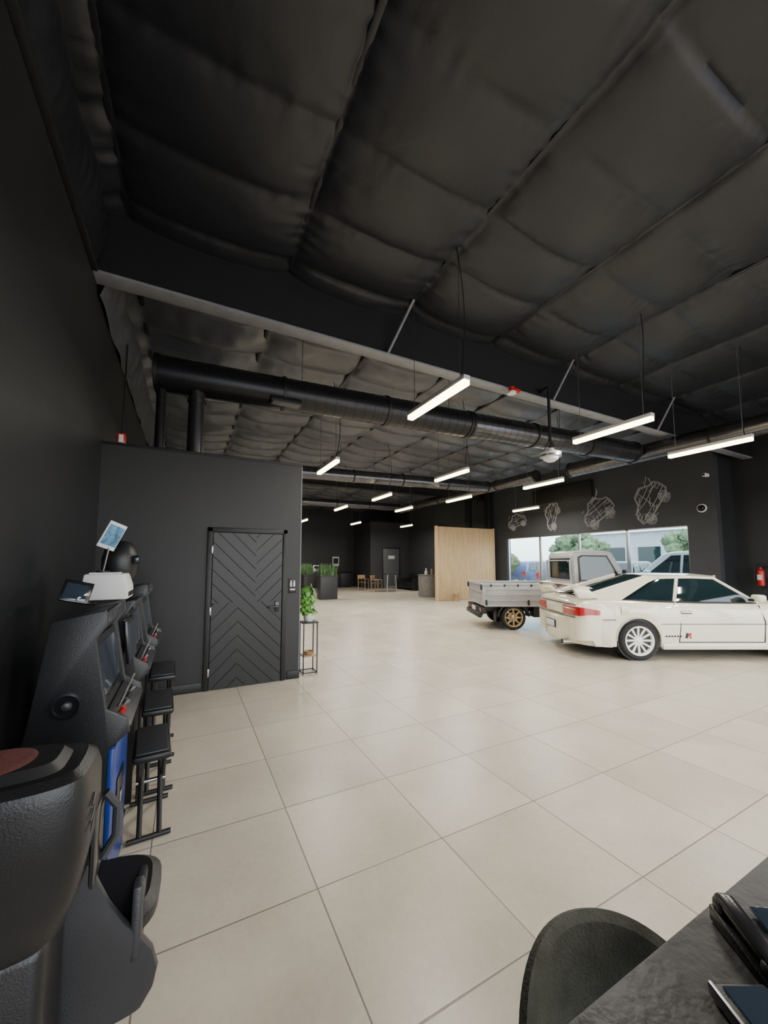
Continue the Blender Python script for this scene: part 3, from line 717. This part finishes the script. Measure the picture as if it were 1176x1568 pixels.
b=B('kitchen_counter'); b.b2((6.6,22.9,0),(9.5,YF-.02,.92),M_blk,.01); b.b2((6.55,22.86,.92),(9.55,YF-.02,.97),M_blkgl,.006)
for k in range(4): b.b2((6.66+k*.71,22.88,.08),(7.3+k*.71,22.9,.88),M_wall,.006)
b.done()
b=B('coffee_machine'); b.b2((7.0,23.05,.98),(7.4,23.4,1.42),M_steel,.03); b.b2((7.05,23.0,1.2),(7.35,23.06,1.36),M_blk,.01); b.b2((7.05,22.98,.98),(7.35,23.06,1.0),M_blk,.005); b.cyl((7.2,23.03,1.2),(7.2,23.03,1.12),.02,M_blk); b.done()
b=B('microwave_oven'); b.b2((7.7,23.1,.98),(8.25,23.5,1.3),M_blkgl,.015); b.b2((7.75,23.085,1.0),(8.08,23.1,1.27),M_glass,.004); b.b2((8.12,23.08,1.0),(8.2,23.1,1.27),M_steel,.004); b.done()
b=B('wall_poster'); b.b2((8.45,YF-.02,1.35),(8.9,YF-.001,1.95),M_paper,.003); b.b2((8.5,YF-.024,1.5),(8.85,YF-.02,1.85),M_seam); b.done()

def dchair(x,y,rot):
    b=B('dining_chair')
    for sx in (-.22,.22):
        b.tube([(sx,-.2,0),(sx,-.2,.46)],.018,M_wood); b.tube([(sx,.22,0),(sx,.22,.46),(sx,.28,.88)],.018,M_wood); b.tube([(sx,-.2,.64),(sx,.24,.66)],.016,M_wood)
        b.tube([(sx,-.2,.46),(sx,-.2,.64)],.016,M_wood)
    b.box((0,0,.46),(.48,.46,.05),M_fabric,.02); b.box((0,.26,.78),(.46,.04,.2),M_wood,.01)
    b.done((x,y,0),rot)
dchair(9.2,18.6,.6); dchair(9.0,19.9,2.2)
b=B('bar_table'); x,y=10.1,18.6
b.lathe([(0,.02),(.5,.02),(.5,0),(0,0)],M_glass,Matrix.Translation((x,y,.93)))
for k in range(4):
    a=k*math.pi/2+.4; b.tube([(x+.36*math.cos(a),y+.36*math.sin(a),0),(x+.3*math.cos(a),y+.3*math.sin(a),.93)],.015,M_steel)
b.tube([(x+.34*math.cos(a*.3),y+.34*math.sin(a*.3),.25) for a in range(22)],.01,M_steel); b.done()
b=B('drum_side_table'); x,y=10.1,15.0
b.lathe([(0,0),(.42,0),(.46,.08),(.44,.3),(.46,.6),(.46,.95),(.44,.99),(0,.99)],M_drum,Matrix.Translation((x,y,0)),40); b.lathe([(0,.03),(.50,.03),(.50,0),(0,0)],M_drum,Matrix.Translation((x,y,.99)),40)
b.done()
b=B('tabletop_decor'); b.lathe([(0,0),(.06,0),(.08,.12),(.03,.22),(.035,.3),(0,.3)],M_white,Matrix.Translation((10.0,15,1.02))); b.lathe([(0,0),(.05,0),(.06,.2),(.02,.28),(0,.28)],M_wood,Matrix.Translation((10.25,14.9,1.02)))
b.lathe([(0,0),(.13,0),(.15,.05),(.12,.06),(0,.02)],M_steel,Matrix.Translation((10.2,15.2,1.02))); b.done()
b=B('lounge_sofa'); b.b2((11.3,18.4,.1),(12.5,20.2,.42),M_blk,.05); b.b2((12.2,18.4,.3),(12.5,20.2,.9),M_blk,.06); b.b2((11.3,18.2,.0),(12.5,18.42,.65),M_blk,.05); b.b2((11.3,20.18,.0),(12.5,20.4,.65),M_blk,.05); b.done()
b=B('wooden_stump_stool'); b.lathe([(0,0),(.16,0),(.13,.1),(.15,.3),(0,.31)],M_wood,Matrix.Translation((9.9,12.65,0)),20); b.done()

# ------------------------------------------------------------------ arcade machines along left wall
def cabinet(y0,y1,top,withblue=True):
    b=B('arcade_cabinet')
    prof=[(-.78,0),(-.27,0),(-.27,.78),(-.20,.84),(-.21,.90),(-.29,.95),(-.34,1.26),(-.30,1.32),(-.31,top),(-.50,top-.04),(-.56,.9)]
    b.prism(prof,'y',y0,y0+.025,M_plast,.004); b.prism(prof,'y',y1-.025,y1,M_plast,.004)
    pin=[(-.76,.03),(-.30,.03),(-.30,.76),(-.24,.82),(-.24,.87),(-.32,.93),(-.37,1.24),(-.33,1.30),(-.34,top-.02),(-.49,top-.06),(-.55,.9)]
    b.prism(pin,'y',y0+.02,y1-.02,M_blk,0)
    Ms=Matrix.Translation((-.345,(y0+y1)/2,1.10))@Matrix.Rotation(R(-8.2),4,'Y')
    b.box((0.005,0,0),(.02,(y1-y0)-.08,.30),M_blkgl,.005,M=Ms); b.box((.017,0,0),(.004,(y1-y0)-.16,.23),M_screen,M=Ms)
    b.box((-.313,(y0+y1)/2,top-.04),(.012,(y1-y0)-.06,.055),M_print,.003)
    b.box((-.25,(y0+y1)/2,.885),(.12,(y1-y0)-.06,.02),M_gplast,.006,rot=(0,R(35),0))
    for k in range(4):
        yy=y0+.12+k*(y1-y0-.24)/3; b.cyl((-.25,yy,.89),(-.235,yy,.915),.013,[M_red,M_steel,M_gplast,M_steel][k],seg=14)
        b.tube([(-.27,yy+.05,.9),(-.24,yy+.05,.97)],.006,M_steel,6)
    b.lathe([(.055,.0),(.055,.008),(.045,.01),(.04,.004),(0,.004)],M_blkgl,rotm('X',90,(-.43,y0,.99)),24)
    b.lathe([(.02,.004),(.015,.012),(0,.014)],M_steel,rotm('X',90,(-.43,y0,.99)),16)
    if withblue:
        b.b2((-.27,y0+.02,.04),(-.262,y1-.02,.74),M_blue,.002); b.b2((-.275,y0-.004,0),(-.255,y0+.03,.78),M_blue,.003)
    b.b2((-.262,y0+.2,.25),(-.255,y1-.2,.55),M_blkgl,.003); b.box((-.252,(y0+y1)/2,.4),(.006,.05,.12),M_steel,.002)
    return b.done()
cabinet(2.10,2.70,1.385); cabinet(3.14,3.78,1.34,withblue=False); cabinet(4.1,4.7,1.40,withblue=False)

b=B('label_printer'); b.prism([(-.62,1.345),(-.35,1.345),(-.35,1.43),(-.38,1.52),(-.60,1.52)],'y',3.15,3.46,M_white,.012); b.b2((-.352,3.18,1.365),(-.345,3.43,1.395),M_blk); b.b2((-.58,3.2,1.52),(-.42,3.4,1.528),M_paper); b.done()
b=B('control_tablet'); b.box((-.52,2.60,1.44),(.13,.02,.12),M_blkgl,.006,rot=(R(-20),R(15),R(12))); b.box((-.52,2.588,1.44),(.10,.006,.09),M_screen,.001,rot=(R(-20),R(15),R(12))); b.tube([(-.50,2.62,1.40),(-.47,2.64,1.37),(-.44,2.64,1.372)],.012,M_blk); b.done()
b=B('gaming_monitor'); b.box((-.30,2.92,1.12),(.025,.30,.26),M_blkgl,.008,rot=(0,R(-6),0)); b.box((-.286,2.92,1.12),(.004,.27,.22),M_screen,rot=(0,R(-6),0)); b.tube([(-.31,2.92,1.10),(-.40,2.92,.95),(-.42,2.92,0.02)],.02,M_blk); b.box((-.42,2.92,.01),(.26,.28,.02),M_blk,.006); b.done()
b=B('racing_helmet'); b.lathe([(0,.15),(.06,.14),(.105,.09),(.125,.0),(.12,-.10),(.10,-.15),(0,-.15)],M_plast,Matrix.Translation((-.46,3.62,1.62)),24); b.box((-.35,3.60,1.62),(.05,.17,.07),M_glass,.02); b.cyl((-.46,3.62,1.345),(-.46,3.62,1.48),.04,M_blk); b.cyl((-.46,3.62,1.345),(-.46,3.62,1.36),.09,M_blk); b.done()
b=B('promo_leaflet_stand'); b.tube([(-.52,3.30,1.53),(-.50,3.34,1.70)],.006,M_steel,6); b.cyl((-.52,3.30,1.53),(-.52,3.30,1.54),.04,M_blk)
b.box((-.485,3.35,1.79),(.010,.12,.20),M_paper,.002,rot=(R(-20),R(12),R(-60))); b.box((-.479,3.347,1.79),(.004,.105,.15),M_lblue,.001,rot=(R(-20),R(12),R(-60))); b.done()

def stool(x,y,z,rot):
    b=B('folding_stool')
    b.box((0,0,z),(.20,.38,.045),M_plast,.018,rot=(R(6),0,0)); b.box((0,0,z+.025),(.17,.34,.012),M_gplast,.006,rot=(R(6),0,0))
    for s in (-1,1):
        b.tube([(s*.065,-.15,z-.02),(s*.065,.20,.02)],.014,M_blk); b.tube([(s*.05,.15,z-.02),(s*.05,-.20,.02)],.014,M_blk)
    for yy in (-.20,.20): b.tube([(-.11,yy,.014),(.11,yy,.014)],.014,M_blk)
    b.cyl((-.08,0.01,z/2),(.08,0.01,z/2),.012,M_steel)
    return b.done((x,y,0),rot)
stool(-.15,2.90,.46,R(4)); stool(-.15,3.40,.55,R(3)); stool(-.15,3.92,.65,R(2))

# nearest racing seat
b=B('racing_arcade_seat')
def sring(z,x0,x1,y0,y1,n=40,p=5.0):
    cx,cy=(x0+x1)/2,(y0+y1)/2; a,c=(x1-x0)/2,(y1-y0)/2; r=[]
    for k in range(n):
        t=2*math.pi*k/n; ct,st=math.cos(t),math.sin(t)
        r.append((cx+a*math.copysign(abs(ct)**(2/p),ct),cy+c*math.copysign(abs(st)**(2/p),st),z))
    return r
b.loft([sring(.66,-.80,-.27,1.25,1.43),sring(.69,-.82,-.24,1.23,1.45),sring(.78,-.82,-.21,1.20,1.46),sring(.9,-.82,-.19,1.18,1.46),sring(1.04,-.82,-.19,1.15,1.44),sring(1.075,-.81,-.20,1.16,1.43),sring(1.09,-.79,-.22,1.18,1.41)],M_plast)
b.loft([sring(1.088,-.74,-.25,1.20,1.39),sring(1.11,-.72,-.27,1.22,1.37)],M_blk)
M_cush=mat('cushion_red',(.12,.035,.03),.7,var=.3,bump=.3)
b.lathe([(0,.004),(.075,.004),(.085,0)],M_cush,Matrix.Translation((-.40,1.295,1.109)),28)
b.box((-.193,1.36,.84),(.014,.12,.20),M_blkgl,.01); b.tube([(-.185,1.41,.75),(-.155,1.42,.80),(-.155,1.42,.88),(-.185,1.41,.93)],.012,M_gplast)
for k in range(3): b.box((-.188,1.24,1.0-k*.03),(.004,.035,.006),M_steel,rot=(R(35),0,0))
b.b2((-.84,1.27,0),(-.272,1.48,.665),M_plast,.03,seg=3)
b.b2((-.46,1.252,.22),(-.305,1.272,.50),M_coin,.008)
b.cyl((-.36,1.255,.44),(-.36,1.242,.44),.026,M_steel); b.b2((-.44,1.242,.30),(-.405,1.255,.46),M_steel,.004); b.cyl((-.36,1.253,.31),(-.36,1.238,.31),.016,M_blkgl)
shell_=[]
for z,x1,y,d in [(.71,-.215,1.47,.022),(.64,-.20,1.49,.028),(.56,-.17,1.50,.034),(.48,-.13,1.515,.038),(.41,-.085,1.53,.042),(.35,-.05,1.54,.045),(.29,-.035,1.545,.045),(.24,-.045,1.54,.040),(.20,-.075,1.53,.03)]:
    shell_.append(sring(z,-.62,x1,y-d,y+d,32,3.0))
b.loft(shell_,M_gplast)
for s_ in (0,1):
    pr=[(1.50,.36),(1.52,.56),(1.56,.57),(1.64,.50),(1.80,.45),(1.86,.40),(1.84,.33),(1.55,.30)]
    x0=-.085 if s_==0 else -.64
    b.prism(pr,'x',x0-.03,x0,M_gplast,.010)
b.loft([sring(.34,-.60,-.10,1.54,1.86,36,3.4),sring(.39,-.62,-.045,1.53,1.90,36,3.4),sring(.43,-.62,-.04,1.53,1.91,36,3.4),sring(.455,-.60,-.07,1.55,1.88,36,3.4)],M_plast)
b.loft([sring(.0,-.6,-.2,1.50,1.82),sring(.05,-.6,-.2,1.50,1.82),sring(.08,-.5,-.27,1.56,1.76),sring(.35,-.5,-.27,1.56,1.76)],M_blk)
b.done()

# ------------------------------------------------------------------ desk & chair
b=B('desk'); b.b2((.60,-.45,.715),(2.7,.53,.75),mat('desk_black',(.016,.016,.017),.42,var=.3,vscale=5,bump=.3,bscale=30),.004)
b.b2((1.45,-.40,0),(1.50,.25,.715),M_blk,.004); b.b2((2.6,-.40,0),(2.65,.45,.715),M_blk,.004); b.b2((1.5,-.3,.3),(2.6,-.27,.70),M_blk,.003); b.b2((.66,-.40,0),(.70,-.1,.715),M_blk,.004)
b.done()
b=B('desk_phone'); Mp=Matrix.Translation((1.15,.395,.752))@Matrix.Rotation(R(-35),4,'Z')
b.prism([(-.09,0),(.09,0),(.09,.035),(-.09,.015)],'x',-.075,.10,M_plast,.005,M=Mp)
b.box((-.045,0,.045),(.042,.18,.022),M_blkgl,.010,M=Mp,rot=(R(6),0,0)); b.box((-.045,.07,.042),(.05,.04,.03),M_plast,.010,M=Mp,rot=(R(6),0,0)); b.box((-.045,-.065,.03),(.05,.04,.03),M_plast,.010,M=Mp,rot=(R(6),0,0))
b.box((.04,.055,.040),(.07,.05,.006),M_screen,.002,M=Mp,rot=(R(6),0,0))
for i in range(3):
    for j in range(4): b.box((.018+i*.024,.015-j*.022,.032-j*.0025),(.016,.013,.008),M_flange,.003,M=Mp,rot=(R(6),0,0))
b.tube([Mp@Vector((-.05+.008*math.cos(k*1.1),-.10-k*.003,.02+.008*math.sin(k*1.1))) for k in range(16)],.003,M_blk,5)
b.done()
b=B('tablet_keypad'); Mp=Matrix.Translation((.955,.335,.752))@Matrix.Rotation(R(-28),4,'Z')
b.box((0,-.03,.012),(.11,.22,.02),M_plast,.006,M=Mp); b.box((-.053,-.03,.015),(.008,.22,.024),M_steel,.003,M=Mp); b.box((0.005,.03,.024),(.08,.08,.003),M_screen,M=Mp)
for i in range(4):
    for j in range(4): b.box((-.03+i*.022,-.04-j*.022,.025),(.015,.014,.006),M_gplast,.002,M=Mp)
b.done()
b=B('upholstered_chair')
seg=32; nz=12
def shell(rad,off):
    g=[]
    for i in range(seg+1):
        th=R(-72+144*i/seg); e=abs(th)/R(72)
        zt=.675-.15*e**2.4-off*.5; zb=.38
        row=[]
        for j in range(nz+1):
            f=j/nz; z=zb+(zt-zb)*f; rr=rad+.03*f
            row.append((rr*math.sin(th),rr*math.cos(th),z))
        g.append(row)
    return g
o_=shell(.25,0); i_=shell(.215,.01)
rings=[]
for a,c in zip(o_,i_):
    mx=Vector((a[-1][0]+c[-1][0],a[-1][1]+c[-1][1],2*max(a[-1][2],c[-1][2])+.024))/2
    rings.append(a+[tuple(mx)]+c[::-1])
b.loft(rings,M_fabric)
b.lathe([(0,.46),(.17,.46),(.205,.445),(.215,.41),(.20,.38),(0,.37)],M_fabric,None,36)
for s in (-1,1):
    for t in (-1,1): b.tube([(s*.13,t*.13,.38),(s*.20,t*.20,0)],[.016,.010],M_blk)
b.done((.87,.47,0),R(-23))

# ------------------------------------------------------------------ world, sun, camera
w=bpy.data.worlds.new('World'); scene.world=w; w.use_nodes=True; nt=w.node_tree
bg=nt.nodes['Background']; sky=nt.nodes.new('ShaderNodeTexSky'); sky.sky_type='NISHITA'; sky.sun_elevation=R(50); sky.sun_rotation=R(200); sky.sun_disc=False; sky.air_density=1.0; sky.dust_density=3
mx=nt.nodes.new('ShaderNodeMix'); mx.data_type='RGBA'; mx.inputs[0].default_value=.6; nt.links.new(sky.outputs[0],mx.inputs[6]); mx.inputs[7].default_value=(4,4.3,4.6,1)
nt.links.new(mx.outputs[2],bg.inputs[0]); bg.inputs[1].default_value=1.5
sd=bpy.data.lights.new('sun','SUN'); sd.energy=3.5; sd.angle=R(3); so=bpy.data.objects.new('sun',sd); scene.collection.objects.link(so); so.rotation_euler=(R(30),R(10),R(60))

cd=bpy.data.cameras.new('camera'); co=bpy.data.objects.new('camera',cd); scene.collection.objects.link(co)
cd.sensor_fit='HORIZONTAL'; cd.sensor_width=36; cd.lens=36*582/1176; cd.shift_y=31/1176; cd.clip_start=.05; cd.clip_end=300
co.location=(0,0,1.6); co.rotation_euler=(R(94.5),0,R(-27.4)); scene.camera=co
